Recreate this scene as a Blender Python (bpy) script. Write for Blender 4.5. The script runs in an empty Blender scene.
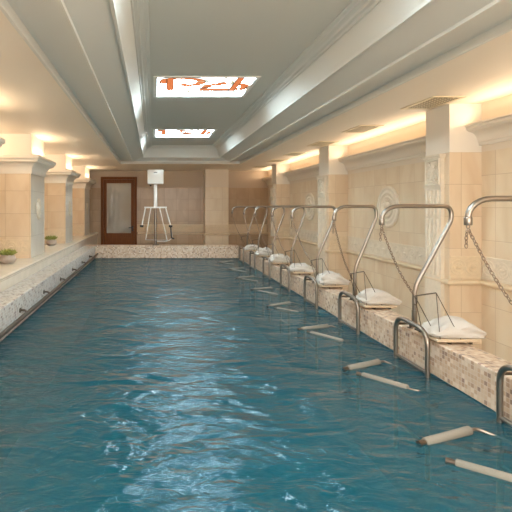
import bpy, bmesh, math, random
from mathutils import Vector, Matrix, noise
R = math.radians
scene = bpy.context.scene
COL = scene.collection

# ------------------------------------------------------------------ camera
cam = bpy.data.cameras.new('camera')
cam.sensor_width = 36.0
cam.lens = 36.0 * 460 / 512
cam.shift_x = (256 - 153) / 512
cam.shift_y = -(256 - 207) / 512
cam.clip_start = 0.05
camo = bpy.data.objects.new('camera', cam)
camo.location = (0, 0, 1.5)
camo.rotation_euler = (R(90), 0, 0)
COL.objects.link(camo)
scene.camera = camo

# ------------------------------------------------------------------ exposure / world
vs = scene.view_settings
vs.view_transform = 'Standard'
vs.look = 'None'
vs.gamma = 1.0
vs.use_curve_mapping = False
vs.exposure = 1.08
scene.cycles.use_denoising = True
scene.cycles.max_bounces = 8
scene.cycles.diffuse_bounces = 5
scene.cycles.sample_clamp_indirect = 6
w = bpy.data.worlds.new('world')
scene.world = w
w.use_nodes = True
w.node_tree.nodes['Background'].inputs[0].default_value = (0.75, 0.85, 1.0, 1)
w.node_tree.nodes['Background'].inputs[1].default_value = 0.6

# ------------------------------------------------------------------ lights
WARM = (1.0, 0.76, 0.52)
DAY = (0.86, 0.95, 1.0)
def area(name, loc, rot, sx, sy, power, color):
    l = bpy.data.lights.new(name, 'AREA')
    l.shape = 'RECTANGLE'; l.size = sx; l.size_y = sy
    l.energy = power; l.color = color
    o = bpy.data.objects.new(name, l)
    o.location = loc; o.rotation_euler = rot
    COL.objects.link(o)
    return o
# broad unseen fill lamp added behind the camera; no window is built there
area('rear_fill_light', (1.2, -2.8, 1.75), (R(90), 0, 0), 5.2, 2.0, 160, (1.0, 0.95, 0.88))
# warm cove strips lying on the right-hand cornices, shining up
RBAYS = [(-1.7, 1.78), (2.35, 5.84), (6.43, 9.88), (10.54, 14.08), (14.74, 16.7)]
for (a, b) in RBAYS:
    area('cove_light', (4.06, (a + b) / 2, 2.57), (R(180), R(-42), 0), 0.05, b - a - 0.1, 7.0 * (b - a) / 3.5, WARM)
# warm lamps on top of the left pier capitals, shining up
LPIERS = [(-1.55, -0.5), (1.72, 2.76), (4.99, 6.03), (8.28, 9.32), (11.57, 12.56), (14.8, 15.95)]
for (a, b) in LPIERS:
    area('capital_light', (-2.10, (a + b) / 2, 2.47), (R(180), 0, 0), 0.06, (b - a) * 0.8, 2.6, WARM)
# warm cove strips in the left bays
for i in range(len(LPIERS) - 1):
    a, b = LPIERS[i][1], LPIERS[i + 1][0]
    area('cove_light', (-3.2, (a + b) / 2, 2.5), (R(180), R(50), 0), 0.08, b - a - 0.3, 9, WARM)

# ------------------------------------------------------------------ helpers
def link_mesh(name, bm, mat=None, parent=None, smooth=False, mats=None):
    bmesh.ops.recalc_face_normals(bm, faces=bm.faces)
    me = bpy.data.meshes.new(name)
    bm.to_mesh(me); bm.free()
    if smooth:
        for p in me.polygons: p.use_smooth = True
    for m in (mats or [mat]):
        if m: me.materials.append(m)
    o = bpy.data.objects.new(name, me)
    COL.objects.link(o)
    if parent: o.parent = parent
    return o
def auto_smooth(o, ang=35):
    me = o.data
    for p in me.polygons: p.use_smooth = True
    bm = bmesh.new(); bm.from_mesh(me)
    for e in bm.edges:
        if len(e.link_faces) == 2:
            try: e.smooth = e.calc_face_angle() < R(ang)
            except ValueError: pass
    bm.to_mesh(me); bm.free()
    return o
def tag(o, label=None, cat=None, group=None, kind=None):
    if label: o['label'] = label
    if cat: o['category'] = cat
    if group: o['group'] = group
    if kind: o['kind'] = kind
    return o
def empty(name, loc=(0, 0, 0)):
    o = bpy.data.objects.new(name, None)
    o.location = loc; o.empty_display_size = 0.05
    COL.objects.link(o)
    return o
def struct(name, bm, mat, label=None, parent=None, smooth=False):
    o = link_mesh(name, bm, mat, parent)
    if smooth: auto_smooth(o)
    if not parent: o['kind'] = 'structure'
    if label: o['label'] = label
    return o
def box(bm, x0, x1, y0, y1, z0, z1, bev=0):
    m = Matrix.Translation(((x0 + x1) / 2, (y0 + y1) / 2, (z0 + z1) / 2)) @ Matrix.Diagonal((x1 - x0, y1 - y0, z1 - z0, 1))
    r = bmesh.ops.create_cube(bm, size=1, matrix=m)
    if bev:
        es = list({e for v in r['verts'] for e in v.link_edges})
        bmesh.ops.bevel(bm, geom=es, offset=bev, segments=3, affect='EDGES', profile=0.5)
    return bm
def BM(*boxes, bev=0):
    bm = bmesh.new()
    for b in boxes: box(bm, *b, bev=bev)
    return bm
def fillet(pts, r, n=6):
    """round the inner corners of a polyline"""
    pts = [Vector(p) for p in pts]
    out = [pts[0]]
    for i in range(1, len(pts) - 1):
        p, a, b = pts[i], pts[i - 1], pts[i + 1]
        rr = r[i - 1] if isinstance(r, (list, tuple)) else r
        da, db = (a - p), (b - p)
        d = min(rr, da.length * 0.49, db.length * 0.49)
        p0, p1 = p + da.normalized() * d, p + db.normalized() * d
        for k in range(n + 1):
            t = k / n
            out.append(p0 * (1 - t) ** 2 + p * 2 * t * (1 - t) + p1 * t * t)
    out.append(pts[-1])
    return out
def tube(bm, pts, rad, seg=10, caps=True, closed=False):
    pts = [Vector(p) for p in pts]
    n = len(pts)
    tang = []
    for i in range(n):
        if closed: t = pts[(i + 1) % n] - pts[i - 1]
        elif i == 0: t = pts[1] - pts[0]
        elif i == n - 1: t = pts[-1] - pts[-2]
        else: t = (pts[i + 1] - pts[i]).normalized() + (pts[i] - pts[i - 1]).normalized()
        tang.append(t.normalized())
    up = Vector((0, 0, 1)) if abs(tang[0].z) < 0.9 else Vector((1, 0, 0))
    nrm = (up - tang[0] * up.dot(tang[0])).normalized()
    rings = []
    for i in range(n):
        t = tang[i]
        nrm = (nrm - t * nrm.dot(t)).normalized()
        bi = t.cross(nrm)
        rr = rad[i] if isinstance(rad, (list, tuple)) else rad
        rings.append([bm.verts.new(pts[i] + (nrm * math.cos(2 * math.pi * k / seg) + bi * math.sin(2 * math.pi * k / seg)) * rr) for k in range(seg)])
    m = n if closed else n - 1
    for i in range(m):
        A, B = rings[i], rings[(i + 1) % n]
        for k in range(seg):
            bm.faces.new((A[k], A[(k + 1) % seg], B[(k + 1) % seg], B[k]))
    if caps and not closed:
        bm.faces.new(rings[0]); bm.faces.new(rings[-1])
    return bm
def lathe(bm, prof, c=(0, 0, 0), seg=24, axis='z', sx=1.0):
    """revolve (radius, height) pairs; axis z or x"""
    rings = []
    for (r, h) in prof:
        ring = []
        for k in range(seg):
            a = 2 * math.pi * k / seg
            if axis == 'z': p = (c[0] + r * math.cos(a) * sx, c[1] + r * math.sin(a), c[2] + h)
            else: p = (c[0] + h, c[1] + r * math.cos(a) * sx, c[2] + r * math.sin(a))
            ring.append(bm.verts.new(p))
        rings.append(ring)
    for A, B in zip(rings, rings[1:]):
        for k in range(seg):
            bm.faces.new((A[k], A[(k + 1) % seg], B[(k + 1) % seg], B[k]))
    bm.faces.new(rings[0]); bm.faces.new(rings[-1])
    return bm
def sweep_profile(bm, path, prof, closed=False, caps=True):
    """path: list of (x, y); prof: (outward, z). Outward is to the right of the travel direction. Mitred corners."""
    n = len(path)
    P = [Vector((p[0], p[1])) for p in path]
    def nrm(a, b):
        d = (b - a).normalized(); return Vector((d.y, -d.x))
    rows = []
    for i in range(n):
        if closed or 0 < i < n - 1:
            n0 = nrm(P[i - 1], P[i]); n1 = nrm(P[i], P[(i + 1) % n])
            m = (n0 + n1); m = m / m.dot(n0)
        elif i == 0: m = nrm(P[0], P[1])
        else: m = nrm(P[-2], P[-1])
        rows.append([bm.verts.new((P[i].x + m.x * o, P[i].y + m.y * o, z)) for (o, z) in prof])
    cnt = n if closed else n - 1
    for i in range(cnt):
        A, B = rows[i], rows[(i + 1) % n]
        for k in range(len(prof) - 1):
            bm.faces.new((A[k], A[k + 1], B[k + 1], B[k]))
        if not closed and caps:
            pass
    if caps and not closed:
        for k in (0, -1):
            try: bm.faces.new(rows[k])
            except ValueError: pass
    return bm
def arc(c, r, a0, a1, n=8):
    return [(c[0] + r * math.cos(R(a0 + (a1 - a0) * k / n)), c[1] + r * math.sin(R(a0 + (a1 - a0) * k / n))) for k in range(n + 1)]

# ------------------------------------------------------------------ materials
def mat(name, col, rough=0.5, metal=0.0, bump=0, bscale=30, var=0.0, vscale=4, emit=None, estr=0, spec=None):
    m = bpy.data.materials.new(name); m.use_nodes = True
    nt = m.node_tree; b = nt.nodes['Principled BSDF']
    b.inputs['Base Color'].default_value = (*col, 1)
    b.inputs['Roughness'].default_value = rough
    b.inputs['Metallic'].default_value = metal
    if spec is not None: b.inputs['Specular IOR Level'].default_value = spec
    g = nt.nodes.new('ShaderNodeNewGeometry')
    if var:
        nz = nt.nodes.new('ShaderNodeTexNoise'); nz.inputs['Scale'].default_value = vscale; nz.inputs['Detail'].default_value = 5
        nt.links.new(g.outputs['Position'], nz.inputs['Vector'])
        mr = nt.nodes.new('ShaderNodeMapRange'); mr.inputs['From Min'].default_value = .3; mr.inputs['From Max'].default_value = .7
        mr.inputs['To Min'].default_value = 1 - var; mr.inputs['To Max'].default_value = 1 + var
        nt.links.new(nz.outputs['Fac'], mr.inputs['Value'])
        vm = nt.nodes.new('ShaderNodeVectorMath'); vm.operation = 'SCALE'; vm.inputs[0].default_value = col
        nt.links.new(mr.outputs[0], vm.inputs['Scale']); nt.links.new(vm.outputs[0], b.inputs['Base Color'])
    if bump:
        nz = nt.nodes.new('ShaderNodeTexNoise'); nz.inputs['Scale'].default_value = bscale; nz.inputs['Detail'].default_value = 4
        nt.links.new(g.outputs['Position'], nz.inputs['Vector'])
        bp = nt.nodes.new('ShaderNodeBump'); bp.inputs['Strength'].default_value = bump; bp.inputs['Distance'].default_value = .01
        nt.links.new(nz.outputs['Fac'], bp.inputs['Height']); nt.links.new(bp.outputs[0], b.inputs['Normal'])
    if emit:
        b.inputs['Emission Color'].default_value = (*emit, 1); b.inputs['Emission Strength'].default_value = estr
    return m
def marble_tiles(name, axis, tw, th, off, c1, c2, grout, rough=0.28, gw=0.004):
    """tiles in world metres; axis = which plane the wall lies in ('x' faces +-X, 'y' faces +-Y)"""
    m = bpy.data.materials.new(name); m.use_nodes = True
    nt = m.node_tree; b = nt.nodes['Principled BSDF']; L = nt.links.new
    g = nt.nodes.new('ShaderNodeNewGeometry')
    sp = nt.nodes.new('ShaderNodeSeparateXYZ'); L(g.outputs['Position'], sp.inputs[0])
    cb = nt.nodes.new('ShaderNodeCombineXYZ')
    def addv(src, v):
        a = nt.nodes.new('ShaderNodeMath'); a.operation = 'ADD'; a.inputs[1].default_value = v; L(src, a.inputs[0]); return a.outputs[0]
    L(addv(sp.outputs['Y' if axis == 'x' else 'X'], off[0] + 100 * tw), cb.inputs['X'])
    L(addv(sp.outputs['Z'], off[1] + 10 * th), cb.inputs['Y'])
    br = nt.nodes.new('ShaderNodeTexBrick'); br.offset = 0; br.squash = 1
    br.inputs['Scale'].default_value = 1; br.inputs['Brick Width'].default_value = tw; br.inputs['Row Height'].default_value = th
    br.inputs['Mortar Size'].default_value = gw; br.inputs['Mortar Smooth'].default_value = .2; br.inputs['Bias'].default_value = 0
    br.inputs['Color1'].default_value = (0, 0, 0, 1); br.inputs['Color2'].default_value = (1, 1, 1, 1); br.inputs['Mortar'].default_value = (.5, .5, .5, 1)
    L(cb.outputs[0], br.inputs['Vector'])
    nz = nt.nodes.new('ShaderNodeTexNoise'); nz.inputs['Scale'].default_value = 2.2; nz.inputs['Detail'].default_value = 7; nz.inputs['Distortion'].default_value = 1.2
    mp = nt.nodes.new('ShaderNodeMapping'); mp.inputs['Scale'].default_value = (1, 1, .35)
    L(g.outputs['Position'], mp.inputs[0])
    ad = nt.nodes.new('ShaderNodeVectorMath'); ad.operation = 'MULTIPLY_ADD'; ad.inputs[1].default_value = (3, 3, 3)
    L(br.outputs['Color'], ad.inputs[0]); L(mp.outputs[0], ad.inputs[2]); L(ad.outputs[0], nz.inputs['Vector'])
    cr = nt.nodes.new('ShaderNodeValToRGB')
    cr.color_ramp.elements[0].position = .3; cr.color_ramp.elements[0].color = (*c1, 1)
    cr.color_ramp.elements[1].position = .7; cr.color_ramp.elements[1].color = (*c2, 1)
    L(nz.outputs['Fac'], cr.inputs[0])
    mx = nt.nodes.new('ShaderNodeMix'); mx.data_type = 'RGBA'; mx.inputs['B'].default_value = (*grout, 1)
    L(br.outputs['Fac'], mx.inputs['Factor']); L(cr.outputs[0], mx.inputs['A'])
    L(mx.outputs['Result'], b.inputs['Base Color'])
    b.inputs['Roughness'].default_value = rough
    bp = nt.nodes.new('ShaderNodeBump'); bp.invert = True; bp.inputs['Strength'].default_value = .5; bp.inputs['Distance'].default_value = .004
    L(br.outputs['Fac'], bp.inputs['Height']); L(bp.outputs[0], b.inputs['Normal'])
    return m
def mosaic(name, stops, size, grout, rough=0.35, gf=0.10):
    m = bpy.data.materials.new(name); m.use_nodes = True
    nt = m.node_tree; b = nt.nodes['Principled BSDF']; L = nt.links.new
    g = nt.nodes.new('ShaderNodeNewGeometry')
    def vm(op, a, bb=None):
        n = nt.nodes.new('ShaderNodeVectorMath'); n.operation = op
        L(a, n.inputs[0])
        if bb is not None: n.inputs[1].default_value = bb
        return n.outputs[0]
    p = vm('ADD', g.outputs['Position'], (3.0071, 3.0053, 3.0119))
    s = vm('SCALE', p); s.node.inputs['Scale'].default_value = 1 / size
    fl = vm('FLOOR', s); fr = vm('FRACTION', s)
    wn = nt.nodes.new('ShaderNodeTexWhiteNoise'); wn.noise_dimensions = '3D'; L(fl, wn.inputs['Vector'])
    cr = nt.nodes.new('ShaderNodeValToRGB'); cr.color_ramp.interpolation = 'CONSTANT'
    while len(cr.color_ramp.elements) < len(stops): cr.color_ramp.elements.new(.5)
    for e, (pos, c) in zip(cr.color_ramp.elements, stops): e.position = pos; e.color = (*c, 1)
    L(wn.outputs['Value'], cr.inputs[0])
    # stone veining over the chips
    nz = nt.nodes.new('ShaderNodeTexNoise'); nz.inputs['Scale'].default_value = 14; nz.inputs['Detail'].default_value = 3; L(g.outputs['Position'], nz.inputs['Vector'])
    # grout: in-plane fraction close to 0/1
    c = vm('SUBTRACT', fr, (.5, .5, .5)); c = vm('ABSOLUTE', c)
    an = vm('ABSOLUTE', g.outputs['True Normal'])
    keep = nt.nodes.new('ShaderNodeVectorMath'); keep.operation = 'SUBTRACT'; keep.inputs[0].default_value = (1, 1, 1); L(an, keep.inputs[1])
    ml = nt.nodes.new('ShaderNodeVectorMath'); ml.operation = 'MULTIPLY'; L(c, ml.inputs[0]); L(keep.outputs[0], ml.inputs[1])
    sp = nt.nodes.new('ShaderNodeSeparateXYZ'); L(ml.outputs[0], sp.inputs[0])
    m1 = nt.nodes.new('ShaderNodeMath'); m1.operation = 'MAXIMUM'; L(sp.outputs[0], m1.inputs[0]); L(sp.outputs[1], m1.inputs[1])
    m2 = nt.nodes.new('ShaderNodeMath'); m2.operation = 'MAXIMUM'; L(m1.outputs[0], m2.inputs[0]); L(sp.outputs[2], m2.inputs[1])
    gt = nt.nodes.new('ShaderNodeMath'); gt.operation = 'GREATER_THAN'; gt.inputs[1].default_value = .5 - gf; L(m2.outputs[0], gt.inputs[0])
    sc = nt.nodes.new('ShaderNodeMapRange'); sc.inputs['To Min'].default_value = .8; sc.inputs['To Max'].default_value = 1.2; L(nz.outputs['Fac'], sc.inputs['Value'])
    cs = nt.nodes.new('ShaderNodeVectorMath'); cs.operation = 'SCALE'; L(cr.outputs[0], cs.inputs[0]); L(sc.outputs[0], cs.inputs['Scale'])
    mx = nt.nodes.new('ShaderNodeMix'); mx.data_type = 'RGBA'; mx.inputs['B'].default_value = (*grout, 1)
    L(gt.outputs[0], mx.inputs['Factor']); L(cs.outputs[0], mx.inputs['A'])
    L(mx.outputs['Result'], b.inputs['Base Color']); b.inputs['Roughness'].default_value = rough
    return m
M = {}
M['soffit'] = mat('soffit_paint', (.82, .73, .61), .6)
M['tray'] = mat('tray_paint', (.66, .65, .60), .65)
M['tray_lid'] = mat('tray_lid_paint', (.62, .61, .55), .6)
M['plaster'] = mat('cornice_plaster', (.80, .74, .65), .5)
M['plaster_wall'] = mat('upper_wall_plaster', (.76, .66, .54), .6)
beige1, beige2 = (.68, .51, .34), (.78, .64, .47)
M['tile_x'] = marble_tiles('beige_marble_tile', 'x', .44, .41, (0.08, -1.79 % .41 * -1 + .41 - 0.0), (.70, .55, .38), (.80, .68, .51), (.60, .46, .32))
M['tile_y'] = marble_tiles('warm_marble_tile', 'y', .44, .41, (0.02, .41 - (1.79 % .41)), beige1, beige2, (.58, .43, .28))
M['plaster_back_shaded'] = mat('back_wall_plaster_shaded', (.52, .42, .32), .6)  # back wall's dimmer light painted in as darker plaster
M['tile_back_pier_lit'] = marble_tiles('marble_tile_lit_tone', 'y', .82, .41, (0.02, .41 - (1.79 % .41)), (.74, .60, .43), (.84, .72, .55), (.62, .48, .34))  # back pier's stronger light put into the tile as a lighter tone
M['tile_back_shaded'] = marble_tiles('back_wall_tile_shaded', 'y', .44, .41, (0.02, .41 - (1.79 % .41)), (.42, .30, .19), (.52, .38, .25), (.34, .24, .15))  # tile darkened, so the back wall's shade sits in its colour
M['tile_pier'] = marble_tiles('pier_marble_tile', 'x', .52, .41, (0.2, .41 - (1.79 % .41)), (.62, .56, .47), (.70, .64, .55), (.50, .44, .37))
M['relief'] = mat('carved_relief_stone', (.74, .60, .42), .45, bump=.5, bscale=55, var=.06, vscale=20)
M['relief_light'] = mat('carved_relief_cream', (.74, .65, .52), .7, bump=.4, bscale=50, var=.05, vscale=20)
M['molding'] = mat('dado_marble', (.74, .60, .42), .3, var=.06)
M['sill'] = mat('sill_marble', (.74, .66, .54), .25, var=.05, vscale=5)
M['rim_warm'] = mosaic('rim_mosaic_pink', [(0, (.60, .45, .32)), (.25, (.52, .35, .23)), (.45, (.68, .55, .43)), (.65, (.42, .26, .17)), (.76, (.58, .42, .29)), (.92, (.30, .19, .14))], .036, (.62, .50, .39), gf=.07)
M['rim_cool_lit'] = mosaic('rim_mosaic_cool_lit', [(0, (.56, .52, .47)), (.3, (.44, .36, .30)), (.5, (.62, .58, .53)), (.75, (.22, .15, .12)), (.87, (.52, .43, .35))], .033, (.70, .67, .62), gf=.07)  # same mosaic as the warm rim; grey of the cool light put into the chips
M['deck'] = mosaic('deck_tile', [(0, (.62, .54, .44)), (.5, (.68, .58, .47))], .3, (.5, .44, .36), gf=.02)
M['basin'] = mosaic('basin_mosaic', [(0, (.015, .14, .20)), (.5, (.02, .17, .24))], .03, (.04, .18, .24), gf=.06)
M['steel'] = mat('brushed_steel', (.31, .275, .24), .34, metal=1, bump=.05, bscale=200)
M['steel_dark'] = mat('dull_steel', (.15, .12, .095), .45, metal=1)
M['chain'] = mat('chain_metal', (.30, .22, .16), .4, metal=.9)
M['white_paint'] = mat('white_enamel', (.85, .83, .78), .3)
M['black'] = mat('black_rubber', (.03, .03, .03), .5)
M['towel'] = mat('white_terry', (.64, .59, .53), .95, bump=.9, bscale=160)
M['tray_board'] = mat('board_beige', (.62, .48, .33), .4)
M['foam'] = mat('grey_foam', (.24, .215, .175), .8, bump=.3, bscale=60)
M['wood'] = mat('dark_wood', (.14, .045, .015), .35, var=.35, vscale=9)
M['grille'] = mat('grille_paint', (.70, .60, .42), .5)
M['void'] = mat('duct_dark', (.012, .008, .005), .9, spec=0)
M['pot'] = mat('grey_ceramic', (.46, .38, .32), .5, bump=.2, bscale=40, var=.1, vscale=20)
M['leaf'] = mat('succulent_green', (.30, .32, .07), .6, var=.4, vscale=60)
M['soil'] = mat('soil', (.05, .035, .02), .9)
M['glass_white'] = mat('skylight_glass', (.8, .8, .8), .4, emit=(.70, .90, 1.0), estr=19.0)
M['glass_orange'] = mat('orange_stained_glass', (.10, .02, .005), .6, emit=(.36, .10, .03), estr=1.0)
M['glass_cream'] = mat('cream_stained_glass', (.1, .09, .06), .6, emit=(.30, .27, .17), estr=1.0)
M['lead'] = mat('lead_came', (.06, .05, .04), .6)
M['frosted'] = mat('frosted_glass', (.36, .35, .32), .05, spec=.9)

def wood_grain(m):
    nt = m.node_tree; b = nt.nodes['Principled BSDF']
    wv = nt.nodes.new('ShaderNodeTexWave'); wv.bands_direction = 'X'; wv.inputs['Scale'].default_value = 9; wv.inputs['Distortion'].default_value = 6
    wv.inputs['Detail'].default_value = 3
    g = nt.nodes.new('ShaderNodeNewGeometry'); mp = nt.nodes.new('ShaderNodeMapping'); mp.inputs['Scale'].default_value = (1, 1, .12)
    cr = nt.nodes.new('ShaderNodeValToRGB'); cr.color_ramp.elements[0].color = (.10, .032, .008, 1); cr.color_ramp.elements[1].color = (.28, .10, .03, 1)
    nt.links.new(g.outputs['Position'], mp.inputs[0]); nt.links.new(mp.outputs[0], wv.inputs['Vector'])
    nt.links.new(wv.outputs['Fac'], cr.inputs[0]); nt.links.new(cr.outputs[0], b.inputs['Base Color'])
wood_grain(M['wood']); M['wood'].node_tree.nodes['Principled BSDF'].inputs['Roughness'].default_value = .55; M['wood'].node_tree.nodes['Principled BSDF'].inputs['Specular IOR Level'].default_value = .25

def water_material():
    m = bpy.data.materials.new('pool_water'); m.use_nodes = True
    nt = m.node_tree; nt.nodes.clear(); L = nt.links.new
    out = nt.nodes.new('ShaderNodeOutputMaterial')
    g = nt.nodes.new('ShaderNodeNewGeometry')
    # ripples: stretched noise in two scales
    def nz(scale, sx, sy, det, dist, rot=0):
        mp = nt.nodes.new('ShaderNodeMapping'); mp.inputs['Scale'].default_value = (sx, sy, 1); mp.inputs['Rotation'].default_value = (0, 0, R(rot))
        L(g.outputs['Position'], mp.inputs[0])
        n = nt.nodes.new('ShaderNodeTexNoise'); n.inputs['Scale'].default_value = scale; n.inputs['Detail'].default_value = det; n.inputs['Distortion'].default_value = dist
        L(mp.outputs[0], n.inputs['Vector']); return n.outputs['Fac']
    a = nz(1.9, .75, 1.2, 2, 1.0, 12)
    b = nz(8.5, .6, 1.1, 4, 1.2, -14)
    ma = nt.nodes.new('ShaderNodeMath'); ma.operation = 'MULTIPLY_ADD'; ma.inputs[1].default_value = .28; L(b, ma.inputs[0])
    L(a, ma.inputs[2])
    bp = nt.nodes.new('ShaderNodeBump'); bp.inputs['Strength'].default_value = 1.0; bp.inputs['Distance'].default_value = WATER_BUMP
    L(ma.outputs[0], bp.inputs['Height'])
    fr = nt.nodes.new('ShaderNodeFresnel'); fr.inputs['IOR'].default_value = 1.47; L(bp.outputs[0], fr.inputs['Normal'])
    gl = nt.nodes.new('ShaderNodeBsdfGlossy'); gl.inputs['Roughness'].default_value = .07; L(bp.outputs[0], gl.inputs['Normal'])
    df = nt.nodes.new('ShaderNodeBsdfDiffuse'); df.inputs['Color'].default_value = (.004, .115, .155, 1)
    tr = nt.nodes.new('ShaderNodeBsdfTransparent'); tr.inputs['Color'].default_value = (.35, .85, .95, 1)
    m1 = nt.nodes.new('ShaderNodeMixShader'); m1.inputs[0].default_value = .55; L(tr.outputs[0], m1.inputs[1]); L(df.outputs[0], m1.inputs[2])
    m2 = nt.nodes.new('ShaderNodeMixShader'); L(fr.outputs[0], m2.inputs[0]); L(m1.outputs[0], m2.inputs[1]); L(gl.outputs[0], m2.inputs[2])
    L(m2.outputs[0], out.inputs['Surface'])
    return m
WATER_BUMP = .10
M['water'] = water_material()

# ------------------------------------------------------------------ dimensions (metres, water level z = 0)
Y0, Y1 = -3.0, 16.8           # front and back walls
XL, XR = -3.4, 4.2            # left and right walls
PX0, PX1, PY0, PY1 = -1.69, 2.50, 0.9, 13.45
ZS = 2.82                     # soffit
DECK = -0.4

# ------------------------------------------------------------------ setting
floor_bm = BM((XL, PX0 - .1, Y0, Y1, DECK - .2, DECK), (PX1 + .1, XR, Y0, Y1, DECK - .2, DECK),
              (PX0 - .1, PX1 + .1, PY1 + .1, Y1, DECK - .2, DECK), (PX0 - .1, PX1 + .1, Y0, PY0 - .1, DECK - .2, DECK))
struct('floor', floor_bm, M['deck'], 'beige tiled deck around the pool')
bz = -1.4
struct('pool_basin', BM((PX0 - .1, PX0, PY0 - .1, PY1 + .1, bz, -0.001), (PX1, PX1 + .1, PY0 - .1, PY1 + .1, bz, -0.001),
       (PX0, PX1, PY1, PY1 + .1, bz, -0.001), (PX0, PX1, PY0 - .1, PY0, bz, -0.001), (PX0 - .1, PX1 + .1, PY0 - .1, PY1 + .1, bz - .1, bz)), M['basin'], 'blue mosaic pool basin under the water')
wb = bmesh.new()
vs_ = [wb.verts.new(p) for p in ((PX0, PY0, 0), (PX1, PY0, 0), (PX1, PY1, 0), (PX0, PY1, 0))]
wb.faces.new(vs_)
water = link_mesh('pool_water', wb, M['water'])
tag(water, 'rippled blue-green water filling the long indoor pool', 'water', kind='stuff')

struct('pool_rim_right', BM((PX1, 2.77, PY0, PY1 + .27, 0, .30), (PX1 + .1, 2.77, PY0, PY1 + .27, DECK, .05), bev=.012), M['rim_warm'], 'pink and beige mosaic raised rim along the right side of the pool')
struct('pool_rim_far', BM((PX0 - .33, PX1 - .001, PY1, PY1 + .3, 0, .375), (PX0 - .33, PX1 - .001, PY1 + .1, PY1 + .3, DECK, .05), bev=.012), M['rim_warm'], 'pink and beige mosaic raised rim across the far end of the pool')
struct('pool_rim_left', BM((-2.02, PX0, PY0, PY1 - .001, 0, .37), bev=.012), M['rim_cool_lit'], 'speckled mosaic rim along the left side of the pool, cool light painted in')
struct('pool_rim_near', BM((PX0 + .001, PX1 - .001, .6, PY0, 0, .30), bev=.012), M['rim_cool_lit'], 'mosaic rim at the near end of the pool')

# low marble parapet and sill on the left
bm = bmesh.new()
prof = [(0, DECK), (0, .50), (.012, .51), (.012, .53)] + [(.012 + .022 * math.sin(R(a)), .553 - .023 * math.cos(R(a))) for a in range(0, 181, 30)] + [(-1.36, .58)]
sweep_profile(bm, [(-2.03, Y1), (-2.03, Y0)][::-1], prof, caps=False)
struct('parapet', bm, M['sill'], 'low cream marble parapet and wide sill behind the left pool rim', smooth=True)

# walls
struct('wall_left', BM((XL - .2, XL, Y0, Y1, -.6, 3.4)), M['tile_x'])
struct('wall_right', BM((XR, XR + .2, Y0, Y1, -.6, 2.20)), M['tile_x'])
struct('wall_right_upper', BM((XR, XR + .2, Y0, Y1, 2.2005, 3.4)), M['plaster_wall'])
struct('wall_back', BM((XL, XR, Y1, Y1 + .2, -.6, 2.20)), M['tile_back_shaded'])
struct('wall_back_upper', BM((XL, XR, Y1, Y1 + .2, 2.2005, 3.4)), M['plaster_back_shaded'])
struct('wall_front', BM((XL, XR, Y0 - .2, Y0, -.6, 3.4)), M['plaster_wall'])

# ceiling: soffit ring, stepped tray, lid with skylight holes
CX = .82
TX0, TX1, TY0, TY1 = CX - 1.80, CX + 1.80, -2.2, 13.9
bm = bmesh.new()
def quad(bm, x0, x1, y0, y1, z):
    v = [bm.verts.new(p) for p in ((x0, y0, z), (x1, y0, z), (x1, y1, z), (x0, y1, z))]
    bm.faces.new(v)
box(bm, XL, TX0, Y0, Y1, ZS, ZS + .03); box(bm, TX1, XR, Y0, Y1, ZS, ZS + .03)
box(bm, TX0, TX1, Y0, TY0, ZS, ZS + .03); box(bm, TX0, TX1, TY1, Y1, ZS, ZS + .03)
struct('ceiling', bm, M['soffit'], 'smooth painted ceiling around the recessed tray')
# tray profile: inward offset from the outer rectangle, height above the camera-independent soffit
zt = lambda dz: 1.5 + dz
prof = [(-.03, ZS), (-.03, ZS - .015), (-.002, ZS - .018), (.004, ZS - .010), (.004, zt(1.38)), (.04, zt(1.385)), (.36, zt(1.345)), (.365, zt(1.325)), (.39, zt(1.322)), (.395, zt(1.345)),
        (.675, zt(1.44)), (.68, zt(1.42)), (.705, zt(1.42)), (.71, zt(1.445)), (.80, zt(1.64)), (.815, zt(1.64)), (.82, zt(1.665)), (.85, zt(1.67)),
        (.86, zt(1.69)), (.90, zt(1.70)), (.905, zt(1.715)), (.94, zt(1.72)), (.945, zt(1.74))]
bm = bmesh.new()
sweep_profile(bm, [(TX0, TY0), (TX0, TY1), (TX1, TY1), (TX1, TY0)], prof, closed=True)
o = struct('ceiling_tray', bm, M['tray'], 'stepped grey-white mouldings of the recessed ceiling tray')
# lid
SKX0, SKX1 = .05, 1.385
SKY = [(-2.2 + .0, -1.15), (1.98, 3.03), (6.14, 7.19), (10.30, 11.38)]
SKY = SKY[1:]
LX0, LX1, LY0, LY1 = TX0 + .94, TX1 - .94, TY0 + .94, TY1 - .94
bm = bmesh.new()
zl = zt(1.735)
box(bm, LX0, SKX0, LY0, LY1, zl, zl + .1); box(bm, SKX1, LX1, LY0, LY1, zl, zl + .1)
ys = [LY0] + [v for s in SKY for v in s] + [LY1]
for i in range(0, len(ys), 2): box(bm, SKX0, SKX1, ys[i], ys[i + 1], zl, zl + .1)
struct('ceiling_lid', bm, M['tray_lid'], 'flat grey ceiling inside the tray')

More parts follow.
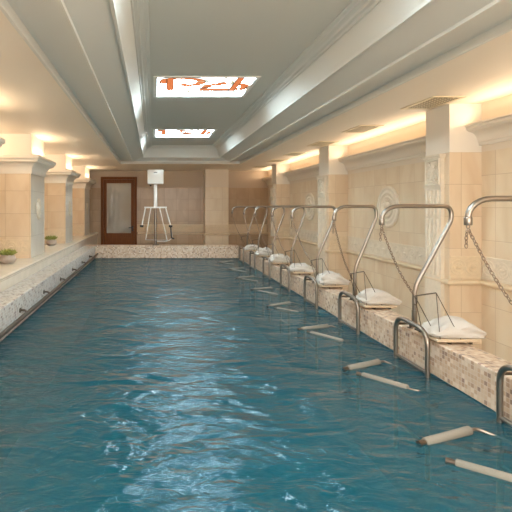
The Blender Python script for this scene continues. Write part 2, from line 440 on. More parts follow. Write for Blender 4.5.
# ------------------------------------------------------------------ skylights
def catmull(pts, n=8):
    P = [Vector(p) for p in pts]; P = [P[0]] + P + [P[-1]]
    out = []
    for i in range(1, len(P) - 2):
        for k in range(n):
            t = k / n
            a, b, c, d = P[i - 1], P[i], P[i + 1], P[i + 2]
            out.append(.5 * ((2 * b) + (-a + c) * t + (2 * a - 5 * b + 4 * c - d) * t * t + (-a + 3 * b - 3 * c + d) * t ** 3))
    out.append(P[-2]); return out
def ribbon(bm, pts, w, z, z2):
    P = [Vector((p[0], p[1])) for p in pts]
    top, bot = [], []
    for i in range(len(P)):
        t = (P[min(i + 1, len(P) - 1)] - P[max(i - 1, 0)]).normalized(); n = Vector((-t.y, t.x)) * w / 2
        top.append((bm.verts.new((*(P[i] + n), z)), bm.verts.new((*(P[i] - n), z))))
        bot.append((bm.verts.new((*(P[i] + n), z2)), bm.verts.new((*(P[i] - n), z2))))
    for i in range(len(P) - 1):
        bm.faces.new((top[i][0], top[i][1], top[i + 1][1], top[i + 1][0]))
        bm.faces.new((bot[i][0], bot[i + 1][0], bot[i + 1][1], bot[i][1]))
        bm.faces.new((top[i][0], top[i + 1][0], bot[i + 1][0], bot[i][0]))
        bm.faces.new((top[i][1], bot[i][1], bot[i + 1][1], top[i + 1][1]))
    for k in (0, -1): bm.faces.new((top[k][0], bot[k][0], bot[k][1], top[k][1]))
def skylight(y0, y1, label):
    W, D = SKX1 - SKX0, y1 - y0
    t = empty('skylight', (SKX0, y0, zl)); tag(t, label, 'skylight', 'stained glass skylights in the ceiling tray')
    bm = bmesh.new()
    box(bm, -.045, 0, -.045, D + .045, -.012, 0); box(bm, W, W + .045, -.045, D + .045, -.012, 0)
    box(bm, 0, W, -.045, 0, -.012, 0); box(bm, 0, W, D, D + .045, -.012, 0)
    box(bm, .0005, .012, 0, D, 0, .045); box(bm, W - .012, W - .0005, 0, D, 0, .045)
    box(bm, .012, W - .012, .0005, .012, 0, .045); box(bm, .012, W - .012, D - .012, D - .0005, 0, .045)
    link_mesh('frame', bm, M['white_paint'], t)
    bm = bmesh.new(); box(bm, .013, W - .013, .013, D - .013, .026, .034)
    link_mesh('glass_panel', bm, M['glass_white'], t)
    sc = lambda pts: [(p[0] * W, .03 + p[1] * D * .86) for p in pts]
    bm = bmesh.new()
    for pts, wd in (([(.07, .42), (.09, .2), (.2, .1), (.34, .12), (.44, .2), (.47, .34), (.42, .48), (.30, .50), (.27, .42)], .13),
                    ([(.54, .66), (.56, .52), (.66, .46), (.74, .36)], .13), ([(.48, .76), (.7, .76), (.90, .75), (.96, .62), (.93, .46), (.87, .50)], .12)):
        ribbon(bm, catmull(sc(pts)), wd, .018, .022); link_mesh('orange_ribbon', bm, M['glass_orange'], t); bm = bmesh.new()
    for pts in ([(.14, .08), (.15, .80)], [(.84, .80), (.86, .06)]): 
        ribbon(bm, sc(pts), .085, .010, .014); link_mesh('orange_bar', bm, M['glass_orange'], t); bm = bmesh.new()
    for pts, wd in (([(.42, .30), (.55, .24), (.66, .18), (.72, .10)], .05), ([(.40, .62), (.50, .58), (.52, .44), (.45, .40)], .04),
                    ([(.20, .88), (.26, .80), (.34, .82), (.36, .92), (.24, .94)], .04), ([(.72, .22), (.80, .30), (.78, .50)], .05)):
        ribbon(bm, catmull(sc(pts)), wd, .018, .0215); link_mesh('cream_ribbon', bm, M['glass_cream'], t); bm = bmesh.new()
    for pts in ([(.03, .95), (.18, .88), (.40, .95)], [(.105, .06), (.115, .82)], [(.178, .06), (.185, .82)], [(.805, .82), (.825, .05)], [(.872, .82), (.893, .05)],
                [(.05, .5), (.045, .15), (.2, .03), (.4, .06), (.52, .2)], [(.5, .27), (.6, .32), (.7, .28), (.74, .12)], [(.46, .85), (.7, .84), (.93, .84), (1 - .01, .6)],
                [(.36, .66), (.5, .66), (.6, .60), (.72, .62)], [(.66, .9), (.8, .88), (.93, .95)]):
        ribbon(bm, catmull(sc(pts)), .012, .007, .0225)
    link_mesh('lead_line', bm, M['lead'], t)
    return t
lab = ['stained glass skylight above the near water, out of frame', 'larger-looking nearer skylight with orange ribbon pattern in the ceiling tray',
       'smaller-looking farther skylight with orange pattern near the far end of the tray']
for (a, b), l in zip(SKY, lab): skylight(a, b, l)

# ------------------------------------------------------------------ cornices, dado rails and friezes on the right wall
def cornice_prof(s=1.0):
    z0, z1 = 2.285, 2.547
    return [(0, z0), (.03, z0), (.035, z0 + .03), (.05, z0 + .045)] + [(.05 + .12 * (1 - math.cos(R(a))) , z0 + .045 + .13 * math.sin(R(a))) for a in range(15, 91, 15)] + \
           [(.18, z1 - .075), (.20, z1 - .06), (.20, z1 - .03), (.22, z1 - .022), (.22, z1), (.19, z1 + .0), (.19, z1 - .03), (0, z1 - .03)]
dado = [(0, .50), (.02, .505)] + [(.025 + .03 * math.cos(R(a)), .54 + .03 * math.sin(R(a))) for a in range(-70, 91, 20)] + [(0, .572)]
RCOLS = [(1.78, 2.35), (5.88, 6.39), (9.92, 10.50), (14.13, 14.70)]
bays = [(Y0, 1.78), (2.35, 5.88), (6.39, 9.92), (10.50, 14.13), (14.70, Y1)]
for k, (a, b) in enumerate(bays):
    bm = bmesh.new(); sweep_profile(bm, [(XR, b - .001), (XR, a + .001)], [(-0.0 + o_, z) for o_, z in cornice_prof()][::1])
    # outward must be -X: travel direction -Y has right-hand side -X
    struct('trim_%d' % (k + 1), bm, M['plaster'], 'curved plaster cornice hiding the warm cove light on the right wall', smooth=True)
    bm = bmesh.new(); sweep_profile(bm, [(XR, b - .001), (XR, a + .001)], dado)
    struct('trim_%d' % (k + 11), bm, M['molding'], 'rounded marble dado moulding on the right wall', smooth=True)
def scroll_band(bm, length, along, base, z0, z1, nrm):
    """interlocking rings and edge fillets in relief; along / nrm are unit vectors"""
    al, nr, up = Vector(along), Vector(nrm), Vector((0, 0, 1)); base = Vector(base)
    h = z1 - z0; zc = (z0 + z1) / 2; n = max(1, round(length / (h * .92))); st = length / n
    for i in range(n):
        c = base + al * (st * (i + .5)) + up * (zc)
        for rr in (.36, .20):
            tube(bm, [c + al * math.cos(2 * math.pi * k / 14) * h * rr + up * math.sin(2 * math.pi * k / 14) * h * rr for k in range(14)], .010, 5, closed=True)
        tube(bm, [c + al * h * .36 + up * h * .30, c + al * (st - h * .36) - up * h * .30] if i < n - 1 else [c + al * h * .1, c - al * h * .1], .009, 5)
        tube(bm, [c - al * .03, c + al * .03], .02, 6)
    def slab(za, zb, t):
        p = [base + up * za, base + al * length + up * za, base + al * length + up * zb, base + up * zb]
        a = [bm.verts.new(q - nr * .002) for q in p]; b = [bm.verts.new(q + nr * t) for q in p]
        bm.faces.new(b)
        for k in range(4): bm.faces.new((a[k], a[(k + 1) % 4], b[(k + 1) % 4], b[k]))
    slab(z0, z1, .004); slab(z0 - .012, z0 + .012, .014); slab(z1 - .012, z1 + .012, .014)
for k, (a, b) in enumerate(bays[1:]):
    bm = bmesh.new(); scroll_band(bm, b - a - .02, (0, 1, 0), (XR, a + .01, 0), .60, .86, (-1, 0, 0))
    struct('trim_%d' % (k + 21), bm, M['relief_light'], 'carved scroll frieze band along the right wall', smooth=True)
    # crossing of the dado
# frieze and dado on the back wall
bm = bmesh.new(); scroll_band(bm, XR - XL - 1.6, (1, 0, 0), (XL + 1.55, Y1, 0), .60, .86, (0, -1, 0))
struct('trim_31', bm, M['relief'], 'carved scroll frieze band on the back wall', smooth=True)
bm = bmesh.new(); sweep_profile(bm, [(-.55, Y1), (XR, Y1)], dado)
struct('trim_32', bm, M['molding'], 'marble dado moulding on the back wall', smooth=True)

# medallions
def medallion(y, label):
    bm = bmesh.new()
    prof = [(.375, 0), (.375, .02), (.355, .035), (.33, .035), (.315, .018), (.29, .018), (.275, .03), (.25, .034), (.235, .018), (.20, .016), (.185, .035), (.165, .035), (.15, .018), (.09, .016), (.075, .04), (.04, .055), (.005, .058)]
    lathe(bm, [(r, -h) for r, h in prof], (0, 0, 0), 40, axis='x')
    for k in range(16):
        a = 2 * math.pi * k / 16
        d = Vector((0, math.cos(a), math.sin(a)))
        tube(bm, [d * .095 + Vector((-.018, 0, 0)), d * .145 + Vector((-.018, 0, 0))], [.006, .014], 6)
    o = link_mesh('wall_medallion', bm, M['relief_light']); auto_smooth(o, 50)
    o.location = (XR - .0005, y, 1.5); tag(o, label, 'medallion', 'round carved medallions on the right wall')
medallion(8.20, 'round carved stone medallion on right wall between the two nearest columns in view')
medallion(12.3, 'round carved medallion on right wall in the bay beyond the second column')
medallion(4.05, 'round carved medallion on right wall in the bay nearest the camera')

# ------------------------------------------------------------------ right columns
CXF = 3.79
def right_column(y0, y1, label):
    t = empty('column', ((CXF + XR) / 2, (y0 + y1) / 2, DECK)); tag(t, label, 'column', 'tiled columns along the right wall')
    inv = Matrix.Translation(-t.location)
    def part(name, bm, m, smooth=False, parent=t):
        bmesh.ops.transform(bm, matrix=inv, verts=bm.verts)
        o = link_mesh(name, bm, m, parent)
        if smooth: auto_smooth(o)
        return o
    sh = bmesh.new(); box(sh, CXF, XR, y0, y1, DECK, 2.20)
    part('shaft', sh, M['tile_y'])
    part('neck', BM((CXF, XR, y0, y1, 2.2005, ZS)), M['plaster'])
    # pilaster on the pool side: plinth, fluted shaft, carved capital panel
    pw0, pw1 = y0 + .10, y1 - .06
    px = CXF - .05
    bm = BM((px, CXF, pw0, pw1, DECK, 2.14))
    box(bm, px - .02, CXF, pw0 - .02, pw1 + .02, 2.14, 2.165); box(bm, px - .035, CXF, pw0 - .035, pw1 + .035, 2.165, 2.19)
    box(bm, px - .015, CXF, pw0 - .015, pw1 + .015, 1.76, 1.785)
    part('pilaster', bm, M['relief_light'])
    bm = bmesh.new()
    w_ = (pw1 - pw0)
    n = 4
    for k in range(n):
        c = pw0 + w_ * (.17 + .66 * k / (n - 1))
        for za, zb in ((.60, 1.34), (1.37, 1.72)):
            tube(bm, [(px - .002, c, za), (px - .002, c, zb)], .018, 8)
    part('fluting', bm, M['relief_light'], True)
    bm = bmesh.new()
    cy, cz = (pw0 + pw1) / 2, 1.965
    hw, hh = w_ * .42, .16
    for a_, b_ in (((-hw, -hh), (hw, -hh)), ((hw, -hh), (hw, hh)), ((hw, hh), (-hw, hh)), ((-hw, hh), (-hw, -hh))):
        tube(bm, [(px - .004, cy + a_[0], cz + a_[1]), (px - .004, cy + b_[0], cz + b_[1])], .014, 6)
    for s in (-1, 1):
        for q in (-1, 1):
            tube(bm, [(px - .006, cy + s * (.02 + .05 * (1 - math.cos(tt))) * 1.1, cz + q * (.01 + .12 * math.sin(tt * .8))) for tt in [k * .28 for k in range(8)]], [.020 - .0015 * k for k in range(8)], 6)
            tube(bm, [(px - .006, cy + s * (.07 + .03 * math.cos(tt)), cz + q * (.07 + .03 * math.sin(tt))) for tt in [k * .6 for k in range(9)]], .013, 5)
    tube(bm, [(px - .006, cy, cz - .13), (px - .006, cy, cz + .13)], .012, 6)
    part('carved_panel', bm, M['relief_light'], True)
    bm = bmesh.new(); scroll_band(bm, XR - CXF - .02, (1, 0, 0), (CXF + .01, y0, 0), .60, .86, (0, -1, 0))
    part('frieze', bm, M['relief'], True)
    bm = bmesh.new(); sweep_profile(bm, [(XR - .01, y1), (CXF, y1), (CXF, y0), (XR - .01, y0)][::1], [(o_, z) for o_, z in dado])
    part('dado_moulding', bm, M['molding'], True)
    return t
right_column(*RCOLS[0], 'tiled column on right wall beside the camera, out of frame')
right_column(*RCOLS[1], 'nearest column in view on the right wall, with carved panel and fluted pilaster')
right_column(*RCOLS[2], 'middle column on the right wall, second one in view from the camera')
right_column(*RCOLS[3], 'farthest column on the right wall, beside the end of the pool')

# pier on the back wall
t = empty('column', (2.25, 16.6, DECK)); tag(t, 'wide beige tiled pier standing out from the back wall', 'column')
inv = Matrix.Translation(-t.location)
for nm, bm, m in (('shaft', BM((1.84, 2.66, 16.2, Y1, DECK, 2.20)), M['tile_back_pier_lit']), ('neck', BM((1.84, 2.66, 16.2, Y1, 2.2005, ZS)), M['plaster_wall'])):
    bmesh.ops.transform(bm, matrix=inv, verts=bm.verts); link_mesh(nm, bm, m, t)
bm = bmesh.new(); scroll_band(bm, .80, (1, 0, 0), (1.85, 16.2, 0), .60, .86, (0, -1, 0)); bmesh.ops.transform(bm, matrix=inv, verts=bm.verts)
auto_smooth(link_mesh('frieze', bm, M['relief'], t))
bm = bmesh.new(); sweep_profile(bm, [(1.84, Y1 - .01), (1.84, 16.2), (2.66, 16.2), (2.66, Y1 - .01)], dado); bmesh.ops.transform(bm, matrix=inv, verts=bm.verts)
auto_smooth(link_mesh('dado_moulding', bm, M['molding'], t))

# ------------------------------------------------------------------ left piers with flared capitals
PXF = -2.2
def left_pier(y0, y1, label):
    t = empty('column', ((PXF + XL) / 2, (y0 + y1) / 2, .58)); tag(t, label, 'column', 'tiled piers with flared capitals on the left sill')
    inv = Matrix.Translation(-t.location)
    def part(name, bm, m, smooth=False, mats=None, fn=None):
        bmesh.ops.transform(bm, matrix=inv, verts=bm.verts)
        if fn:
            bmesh.ops.recalc_face_normals(bm, faces=bm.faces)
            for f in bm.faces: f.material_index = fn(f)
        o = link_mesh(name, bm, m, t, mats=mats)
        if smooth: auto_smooth(o)
        return o
    part('shaft', BM((XL, PXF, y0, y1, .58, 2.12)), None, mats=[M['tile_y'], M['tile_pier']], fn=lambda f: 1 if abs(f.normal.x) > .5 else 0)
    part('neck', BM((XL, PXF + .0, y0 - .0, y1, 2.42, ZS)), M['plaster'])
    z0 = 2.10
    prof = [(0, z0), (.02, z0), (.022, z0 + .02)] + [(.022 + .13 * (1 - math.cos(R(a))), z0 + .03 + .17 * math.sin(R(a))) for a in range(0, 91, 15)] + \
           [(.165, z0 + .215), (.165, z0 + .24), (.185, z0 + .25), (.20, z0 + .27), (.20, z0 + .315), (.19, z0 + .32), (0, z0 + .325)]
    bm = bmesh.new(); sweep_profile(bm, [(XL + .002, y1), (PXF, y1), (PXF, y0), (XL + .002, y0)][::-1], prof)
    part('capital', bm, M['plaster'], True)
    # carved oval cartouche on the pool side
    bm = bmesh.new(); cy, cz = y0 + .53, 1.46
    lathe(bm, [(.17, 0), (.17, .015), (.15, .03), (.135, .015), (.10, .015), (.07, .04), (.01, .05)], (PXF, cy, cz), 24, axis='x', sx=.72)
    for k in range(10):
        a = 2 * math.pi * k / 10
        tube(bm, [(PXF + .012, cy + math.cos(a + u) * .14, cz + math.sin(a + u) * .19) for u in (0, .15, .3, .45)], [.012, .02, .018, .008], 6)
    part('cartouche', bm, M['relief_light'], True)
    bm = bmesh.new(); scroll_band(bm, 1.1, (1, 0, 0), (PXF - 1.12, y0, 0), .66, .90, (0, -1, 0))
    part('frieze', bm, M['relief'], True)
llabels = ['tiled pier on left sill behind the camera', 'tiled pier on left sill beside the camera, out of frame', 'left pier whose capital edge shows at the left border of the photo',
           'nearest whole pier on the left sill, behind the large planter', 'middle pier on the left sill, behind the second planter', 'farthest pier on the left sill, beside the wooden door']
for (a, b), l in zip(LPIERS, llabels): left_pier(a, b, l)

# ------------------------------------------------------------------ air grilles in the right soffit
def grille(y, label):
    t = empty('air_grille', (3.53, y, ZS)); tag(t, label, 'air vent', 'air grilles in the right-hand ceiling')
    W, D = .40, .72
    bm = bmesh.new()
    for i in range(4):
        x0, x1, y0, y1 = [(-W / 2, W / 2, -D / 2, -D / 2 + .045), (-W / 2, W / 2, D / 2 - .045, D / 2), (-W / 2, -W / 2 + .045, -D / 2 + .045, D / 2 - .045), (W / 2 - .045, W / 2, -D / 2 + .045, D / 2 - .045)][i]
        box(bm, x0, x1, y0, y1, -.010, -.0005)
    link_mesh('frame', bm, M['grille'], t)
    link_mesh('duct_backing', BM((-W / 2 + .045, W / 2 - .045, -D / 2 + .045, D / 2 - .045, -.0015, -.0005)), M['void'], t)
    bm = bmesh.new()
    n = 12
    for k in range(n):
        yy = -D / 2 + .06 + (D - .12) * k / (n - 1)
        m_ = Matrix.Translation((0, yy, -.0045)) @ Matrix.Diagonal((W - .09, .016, .003, 1))
        bmesh.ops.create_cube(bm, size=1, matrix=m_)
    for k in range(1, 5):
        xx = -W / 2 + .045 + (W - .09) * k / 5
        box(bm, xx - .004, xx + .004, -D / 2 + .045, D / 2 - .045, -.008, -.0062)
    link_mesh('louvre', bm, M['grille'], t)
for y, l in ((3.9, 'air grille at the right border, nearest the camera'), (5.83, 'large ceiling air grille just above the nearest right column'), (7.78, 'second full ceiling air grille along the right soffit'),
             (9.6, 'third full ceiling air grille, in front of the middle right column'), (11.45, 'fourth ceiling air grille along the right soffit'), (13.1, 'fifth small ceiling air grille towards the far end'), (15.1, 'farthest ceiling air grille by the back wall')):
    grille(y, l)

# ------------------------------------------------------------------ door in the back wall
DX0, DX1, DZ1 = -1.90, -.585, 2.60
t = empty('door_1', ((DX0 + DX1) / 2, Y1, DECK)); t['kind'] = 'structure'; t['label'] = 'dark wooden door with a large frosted glass pane in the back wall'
def lp(name, boxes, m, bev=0, parent=None):
    bm = BM(*boxes, bev=bev); bmesh.ops.translate(bm, vec=-t.location, verts=bm.verts)
    return link_mesh(name, bm, m, parent or t)
lp('door_frame', [(DX0, DX0 + .10, Y1 - .07, Y1, DECK, DZ1), (DX1 - .10, DX1, Y1 - .07, Y1, DECK, DZ1), (DX0 + .10, DX1 - .10, Y1 - .07, Y1, DZ1 - .10, DZ1)], M['wood'], .008)
a, b = DX0 + .105, DX1 - .105
lf = lp('door_leaf', [(a, a + .11, Y1 - .05, Y1 - .001, DECK, DZ1 - .105), (b - .11, b, Y1 - .05, Y1 - .001, DECK, DZ1 - .105), (a + .11, b - .11, Y1 - .05, Y1 - .001, DZ1 - .235, DZ1 - .105),
          (a + .11, b - .11, Y1 - .05, Y1 - .001, .38, .55), (a + .11, b - .11, Y1 - .03, Y1 - .001, DECK, .38)], M['wood'], .006)
bm = BM((a + .11, b - .11, Y1 - .035, Y1 - .02, .55, DZ1 - .235)); bmesh.ops.translate(bm, vec=-t.location, verts=bm.verts)
link_mesh('glass_pane', bm, M['frosted'], lf)
bm = bmesh.new(); tube(bm, [(b - .05, Y1 - .05, .75), (b - .05, Y1 - .10, .75), (b - .20, Y1 - .10, .75)], .014, 8); box(bm, b - .07, b - .03, Y1 - .056, Y1 - .05, .62, .82)
bmesh.ops.translate(bm, vec=-t.location, verts=bm.verts); link_mesh('handle', bm, M['black'], lf)

# ------------------------------------------------------------------ pool hoist at the far end
hx, hy = .075, 13.60
t = empty('pool_hoist', (hx, hy, .375)); tag(t, 'white pool hoist with square box head and hanging frame on the far rim', 'pool hoist')
P = 460 / hy
def hz(py): return 1.5 - (py - 207) / P - .375
def hxx(px): return (px - 153) / P - hx
def hp(name, fn, m, smooth=True):
    bm = bmesh.new(); fn(bm); o = link_mesh(name, bm, m, t)
    if smooth: auto_smooth(o)
    return o
hp('base_plate', lambda bm: box(bm, -.09, .09, -.09, .09, 0, .015), M['steel_dark'], False)
hp('mast', lambda bm: tube(bm, [(0, 0, .015), (0, 0, 1.10)], .040, 12), M['steel'])
hp('upper_mast', lambda bm: box(bm, -.05, .05, -.05, .05, 1.10, 1.81, .008), M['white_paint'])
def f(bm):
    box(bm, -.235, .235, -.16, .16, 1.80, 2.22, .02)
hb = hp('head_box', f, M['white_paint'])
bm = BM((-.05, .05, -.164, -.16, 2.12, 2.14)); link_mesh('badge', bm, M['black'], hb)
hp('cross_bar', lambda bm: box(bm, -.33, .33, -.10, -.055, 1.09, 1.135, .006), M['white_paint'])
def f(bm):
    tube(bm, [(-.14, -.08, 1.09), (-.29, -.16, .17), (.34, -.16, .15), (.12, -.08, 1.09)], .018, 8)
hp('seat_frame', f, M['white_paint'])
for s, e in ((-1, (-.40, -.14, .58)), (1, (.44, -.14, .58))):
    hp('arm', lambda bm: tube(bm, [(s * .30, -.08, 1.09), e], .018, 8), M['white_paint'])
    hp('hand_grip', lambda bm: tube(bm, [(e[0] - .05, e[1], e[2] - .01), (e[0] + .05, e[1] - .02, e[2] - .02)], .032, 8), M['black'])
hp('hose', lambda bm: tube(bm, fillet([(.44, -.14, .57), (.50, -.12, .20), (.30, -.08, .10), (.04, -.05, .12)], .2), .012, 6), M['white_paint'])
hp('lower_arm', lambda bm: tube(bm, [(.44, -.14, .56), (.47, -.16, .22), (.54, -.2, .20)], .022, 6), M['black'])
hp('knob', lambda bm: tube(bm, [(-.12, -.0, 1.76), (-.17, -.0, 1.76)], .02, 8), M['black'])

# ------------------------------------------------------------------ left pool-side rail
t = empty('grab_rail', (-1.61, 7, .14)); tag(t, 'long tubular handrail on brackets along the left edge of the water', 'handrail')
bm = bmesh.new(); tube(bm, [(0, 1.1 - 7, 0), (0, PY1 - .06 - 7, 0)], .027, 12); auto_smooth(link_mesh('rail', bm, M['steel_dark'], t))
for k in range(9):
    y = 2.0 + k * 1.27 + .03
    bm = bmesh.new(); tube(bm, fillet([(0, y - 7, -.012), (0, y - 7, .05), (-.0795, y - 7, .05)], .03), .014, 8)
    tube(bm, [(-.0795, y - 7, .05), (-.066, y - 7, .05)], .032, 12)
    auto_smooth(link_mesh('bracket', bm, M['steel_dark'], t))

# ------------------------------------------------------------------ planters on the left sill
def planter(x, y, s, label, seed):
    rnd = random.Random(seed)
    t = empty('planter', (x, y, .58)); tag(t, label, 'potted plant', 'round planters on the left sill')
    bm = bmesh.new(); lathe(bm, [(.06, 0), (.085, .004), (.12, .035), (.13, .07), (.122, .105), (.098, .135), (.09, .145), (.08, .143), (.078, .12)], seg=28)
    o = link_mesh('pot', bm, M['pot'], t); auto_smooth(o, 60)
    bm = bmesh.new(); lathe(bm, [(.084, .128), (.084, .137), (.03, .143)], seg=20); link_mesh('soil', bm, M['soil'], t)
    bm = bmesh.new()
    for k in range(110):
        a = rnd.uniform(0, 6.28); r = .085 * math.sqrt(rnd.random()); tilt = r / .085 * 1.1 + rnd.uniform(-.2, .2)
        L_ = rnd.uniform(.07, .115)
        p = Vector((math.cos(a) * r, math.sin(a) * r, .135)); d = Vector((math.cos(a) * math.sin(tilt), math.sin(a) * math.sin(tilt), math.cos(tilt)))
        tube(bm, [p, p + d * L_ * .5 + Vector((0, 0, .006)), p + d * L_], [.008, .012, .003], 5)
    link_mesh('foliage', bm, M['leaf'], t)
    t.scale = (s, s, s)
planter(-2.37, 7.50, 1.02, 'nearest grey bowl planter with green succulents on the left sill', 1)
planter(-2.44, 11.05, 1.0, 'second grey bowl planter on the left sill between two piers', 2)
planter(-2.40, 4.2, 1.0, 'grey bowl planter on the left sill beside the camera, out of frame', 3)

# ------------------------------------------------------------------ traction stations along the right rim
ORD = ['nearest', 'second nearest', 'third nearest', 'fourth nearest', 'fifth nearest', 'sixth nearest', 'seventh nearest', 'farthest']
#        arm tip X, tip Y offset, bend X, arm height, foam jitter
ST = [(2.24, .00, 2.98, 1.56, 0), (2.31, .0, 3.02, 1.508, .0), (2.37, .0, 2.93, 1.508, .02), (2.24, .0, 2.94, 1.505, -.03), (2.27, .0, 2.90, 1.508, .03), (2.25, .0, 2.90, 1.51, 0), (2.28, .0, 2.86, 1.505, .05), (2.22, .0, 2.86, 1.508, 0)]
def link_ring(bm, c, d, side, L_=.034, W_=.020, r=.0036):
    """one oval chain link centred at c, long axis d"""
    pts = []
    for k in range(12):
        a = 2 * math.pi * k / 12
        pts.append(c + d * (L_ / 2) * math.cos(a) * 1.08 + side * (W_ / 2) * math.sin(a))
    tube(bm, pts, r, 5, closed=True)
def chain(bm, pts, pitch=.027):
    # resample
    P = [Vector(p) for p in pts]; out = [P[0]]; need = pitch; cur = P[0]; i = 1
    while i < len(P):
        d = (P[i] - cur).length
        if d >= need: cur = cur + (P[i] - cur).normalized() * need; out.append(cur); need = pitch
        else: need -= d; cur = P[i]; i += 1
    for k in range(len(out) - 1):
        c = (out[k] + out[k + 1]) / 2; d = (out[k + 1] - out[k]).normalized()
        s = d.cross(Vector((0, 1, .1))).normalized()
        if k % 2: s = d.cross(s).normalized()
        link_ring(bm, c, d, s)
def towel(name, loc, sx, sy, sz, seed, rotz=0, tri=0):
    """folded towel: layered lumpy slab with folds and a drooping corner"""
    bm = bmesh.new()
    bmesh.ops.create_cube(bm, size=1)
    bmesh.ops.subdivide_edges(bm, edges=bm.edges, cuts=15, use_grid_fill=True)
    rnd = random.Random(seed); ox = rnd.uniform(0, 50)
    for v in bm.verts:
        x, y, z = v.co * 2
        n = (abs(x) ** 9 + abs(y) ** 7 + abs(z) ** 5) ** (1 / 7.5)
        m_ = max(abs(x), abs(y), abs(z))
        k = m_ / max(n, 1e-4)
        x, y, z = x * k, y * k, z * k
        top = (z + 1) / 2
        xx = x - .25 * tri; hgt = (.42 + .58 * math.exp(-abs((xx + .1) / (.80 if xx < -.1 else .78)) ** 4)) * (1 - .22 * y * y)
        z = (z + 1) * hgt
        fold = noise.noise(Vector((x * 1.6 + ox, y * 2.4, top * 1.2))) * .55 + noise.noise(Vector((x * 4 + ox, y * 5, top * 5))) * .30
        crease = .16 * math.sin(7 * (top + .25 * x + fold)) * (1 if abs(x) > .5 or abs(y) > .5 else .3)
        z = max(0.0, z * (1 + .55 * fold * top))
        v.co = Vector((x * (1 + crease * .35 + fold * .12) * sx / 2, y * (1 + crease * .35) * sy / 2, z * sz / 2))
    o = link_mesh(name, bm, M['towel'], smooth=True)
    o.location = loc; o.rotation_euler = (0, 0, rotz)
    return o
for i, o_ in enumerate(ORD):
    yb = 3.27 + 1.375 * i + (.0 if i else .0)
    tipx, tdy, bx, za, jit = ST[i]
    far = 'at the far end' if i == 7 else ''
    # --- gooseneck pole
    t = empty('traction_stand', (2.64, yb, .30)); tag(t, 'bent steel gooseneck pole on the right rim, %s to the camera' % o_ if i < 7 else 'bent steel gooseneck pole on the right rim, farthest from the camera', 'pole', 'gooseneck poles along the right rim')
    bm = bmesh.new()
    pts = fillet([(0, 0, .006), (0, 0, .385), (bx - 2.64, 0, za - .30 - .13), (bx - 2.64 - .02, 0, za - .30), (tipx - 2.64 + .17, 0, za - .30)], [.10, .10, .08])
    pts += [Vector((tipx - 2.64 + .17 - .17 * math.sin(R(a)), 0, za - .43 + .13 * math.cos(R(a)))) for a in range(15, 91, 15)]
    tube(bm, pts, .021, 12); auto_smooth(link_mesh('pole', bm, M['steel'], t), 50)
    bm = bmesh.new(); lathe(bm, [(.05, 0), (.05, .008), (.03, .012), (.028, .05)], seg=20); auto_smooth(link_mesh('base_flange', bm, M['steel'], t))
    bm = bmesh.new(); tube(bm, [(0, 0, .045), (0, 0, .16)], .026, 12); auto_smooth(link_mesh('collar', bm, M['steel'], t))
    bm = bmesh.new(); lathe(bm, [(.024, -.19), (.027, -.185), (.027, -.135), (.024, -.13)], (tipx - 2.64, 0, za - .30), 14)
    tube(bm, [(tipx - 2.64 + .012 * math.cos(a * .7), 0, za - .30 - .20 + .014 * math.sin(a * .7)) for a in range(9)], .004, 6, closed=True)
    auto_smooth(link_mesh('end_clamp', bm, M['chain' if 0 else 'steel'], t))
    # --- ladder-like grab hoop
    lx = 2.42
    yn, yf = yb - .59, yb - .06
    t = empty('grab_hoop', (lx, (yn + yf) / 2, 0)); tag(t, 'hooped steel entry rail at the right rim, %s %s the camera' % (o_, 'to' if i < 7 else 'from'), 'handrail', 'steel entry rails along the right rim')
    h = (yf - yn) / 2
    bm = bmesh.new(); tube(bm, fillet([(0, h, -.9), (0, h, .42), (0, -h, .405), (0, -h, -.9)], .15, 8), .021, 12); auto_smooth(link_mesh('hoop', bm, M['steel'], t), 50)
    for z in (.035, -.30, -.62):
        bm = bmesh.new(); tube(bm, [(0, h, z), (0, -h, z)], .015, 10); auto_smooth(link_mesh('rung', bm, M['steel'], t))
    bm = bmesh.new(); tube(bm, [(0, -h, -.25), (.079, -h, -.25)], .012, 8); tube(bm, [(.070, -h, -.25), (.0795, -h, -.25)], .028, 10)
    auto_smooth(link_mesh('anchor', bm, M['steel_dark'], t))
    for s, zz in ((h - .02, .345),):
        bm = bmesh.new(); tube(bm, fillet([(0, s, zz), (.135, s, zz), (.135, s, .302)], .02), .012, 8); tube(bm, [(.135, s, .3005), (.135, s, .306)], .028, 10)
        auto_smooth(link_mesh('anchor', bm, M['steel_dark'], t))
    # --- board lying across the rim
    ty = yb - .60 - .02
    bx0, bx1 = 2.47, 2.85
    t = empty('support_board', ((bx0 + bx1) / 2, ty + .12, .30)); tag(t, 'narrow beige board with wire bails lying across the right rim, %s %s the camera' % (o_, 'to' if i < 7 else 'from'), 'board', 'beige boards with wire bails on the right rim')
    hw, hd = (bx1 - bx0) / 2, .15
    link_mesh('board', BM((-hw, hw, -hd, hd, .022, .048), bev=.006), M['tray_board'], t)
    for s in (-.06, .12):
        link_mesh('foot', BM((s - .01, s + .01, -hd + .02, hd - .02, .0, .022)), M['steel_dark'], t)
    bm = BM((-hw - .02, -hw + .10, hd - .10, hd + .02, .050, .062), bev=.004); link_mesh('strap', bm, M['black'], t)
    apex = Vector((-.13 + .01 * math.sin(i * 2), -.02, .43)); ap2 = Vector((-.29, .02, .395))
    for a_, b_ in ((apex, (-hw + .03, -hd + .01, .048)), (apex, (.02, -hd + .01, .048)), (ap2, (-hw + .03, hd - .02, .048)), (ap2, (-.10, hd - .12, .048))):
        bm = bmesh.new(); tube(bm, [a_, b_], .0035, 6); link_mesh('wire_bail', bm, M['steel_dark'], t)
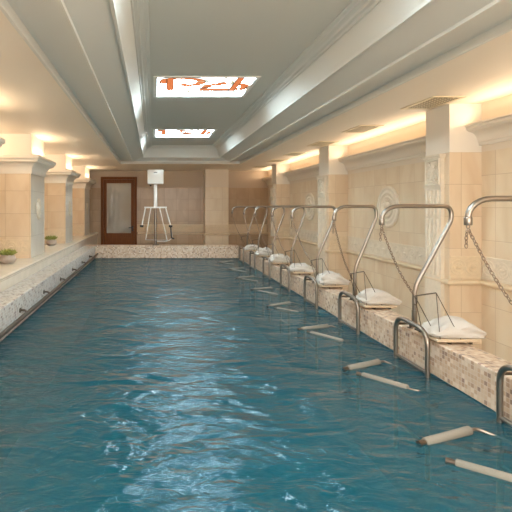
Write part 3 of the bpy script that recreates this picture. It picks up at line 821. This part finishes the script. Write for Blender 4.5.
    bm = bmesh.new(); tube(bm, [apex, ap2], .006, 8); tube(bm, fillet([ap2 + Vector((.02, 0, 0)), ap2 + Vector((.02, 0, -.07)), ap2 + Vector((.005, 0, -.085)), ap2 + Vector((-.005, 0, -.07))], .01), .005, 6)
    link_mesh('spreader_bar', bm, M['steel_dark'], t)
    bpos = t.location.copy()
    # --- towel
    w_ = towel('towel', (2.685 + .01 * math.sin(i), ty + .12, .3485), .44 + .02 * math.sin(i * 1.7), .29, .15 + .02 * math.cos(i * 2.3), 10 + i, R(4 * math.sin(i * 3)), .25 * math.sin(i * 1.3))
    tag(w_, 'rumpled folded white towel on the board %s %s the camera' % (o_, 'to' if i < 7 else 'from'), 'towel', 'folded white towels on the rim boards')
    # --- chain from the arm tip to the spreader bar
    tip = Vector((tipx, yb, za - .215)); end = bpos + ap2
    c0 = Vector((tipx, yb, 0))
    bm = bmesh.new()
    pts = []
    for k in range(25):
        u = k / 24
        p = tip.lerp(end, u); p.z -= .07 * math.sin(math.pi * u); p.x += .0
        pts.append(p - tip)
    chain(bm, pts)
    lt = .16 if i in (0, 1, 2, 3) else .10
    chain(bm, [(0, 0, 0), (-.012, -.0, -.04), (-.016, -.004, -lt)])
    o = link_mesh('chain', bm, M['chain'], smooth=True); o.location = tip
    tag(o, 'dark metal chain hanging from the arm of the gooseneck pole %s %s the camera' % (o_, 'to' if i < 7 else 'from'), 'chain', 'chains hanging from the gooseneck poles')
    # --- two foam arm floats per station
    fl = [((1.76, -.40, .012), (2.17, -.23, .035), 'pointing away'), ((1.84, -.50, .010), (2.11, -.84, .020), 'pointing forward')]
    for q, (a_, b_, dsc) in enumerate(fl):
        A = Vector((a_[0] + jit, yb + a_[1] + jit, a_[2])); B = Vector((b_[0] + jit, yb + b_[1] - jit, b_[2])); A.z -= .006 + .006 * min(i, 3); B.z -= .012 + .009 * min(i, 3)
        if i == 0 and q: A = Vector((1.73, yb - .55, .0)); B = Vector((2.05, yb - .80, .0))
        if i == 0 and not q: A = Vector((1.68, yb - .36, .0)); B = Vector((2.10, yb - .22, .02))
        t = empty('foam_armrest', A); tag(t, 'floating foam bar %s, by entry rail %s %s the camera' % (dsc, o_, 'to' if i < 7 else 'from'), 'foam bar', 'floating foam arm bars')
        D = B - A; d = D.normalized()
        bm = bmesh.new(); tube(bm, [d * .05, d * .055, D - d * .005, D], [.024, .029, .029, .024], 14); auto_smooth(link_mesh('foam_sleeve', bm, M['foam'], t), 50)
        bm = bmesh.new(); tube(bm, [d * 0, d * .052], .020, 10); auto_smooth(link_mesh('end_cap', bm, M['steel_dark'], t))
        side = (Vector((2.38, yb - (.30 if q == 0 else .86), -.05)) - A)
        bm = bmesh.new(); tube(bm, fillet([D - d * .02, D + d * .06, side], .06), .011, 8); auto_smooth(link_mesh('rod', bm, M['steel'], t))
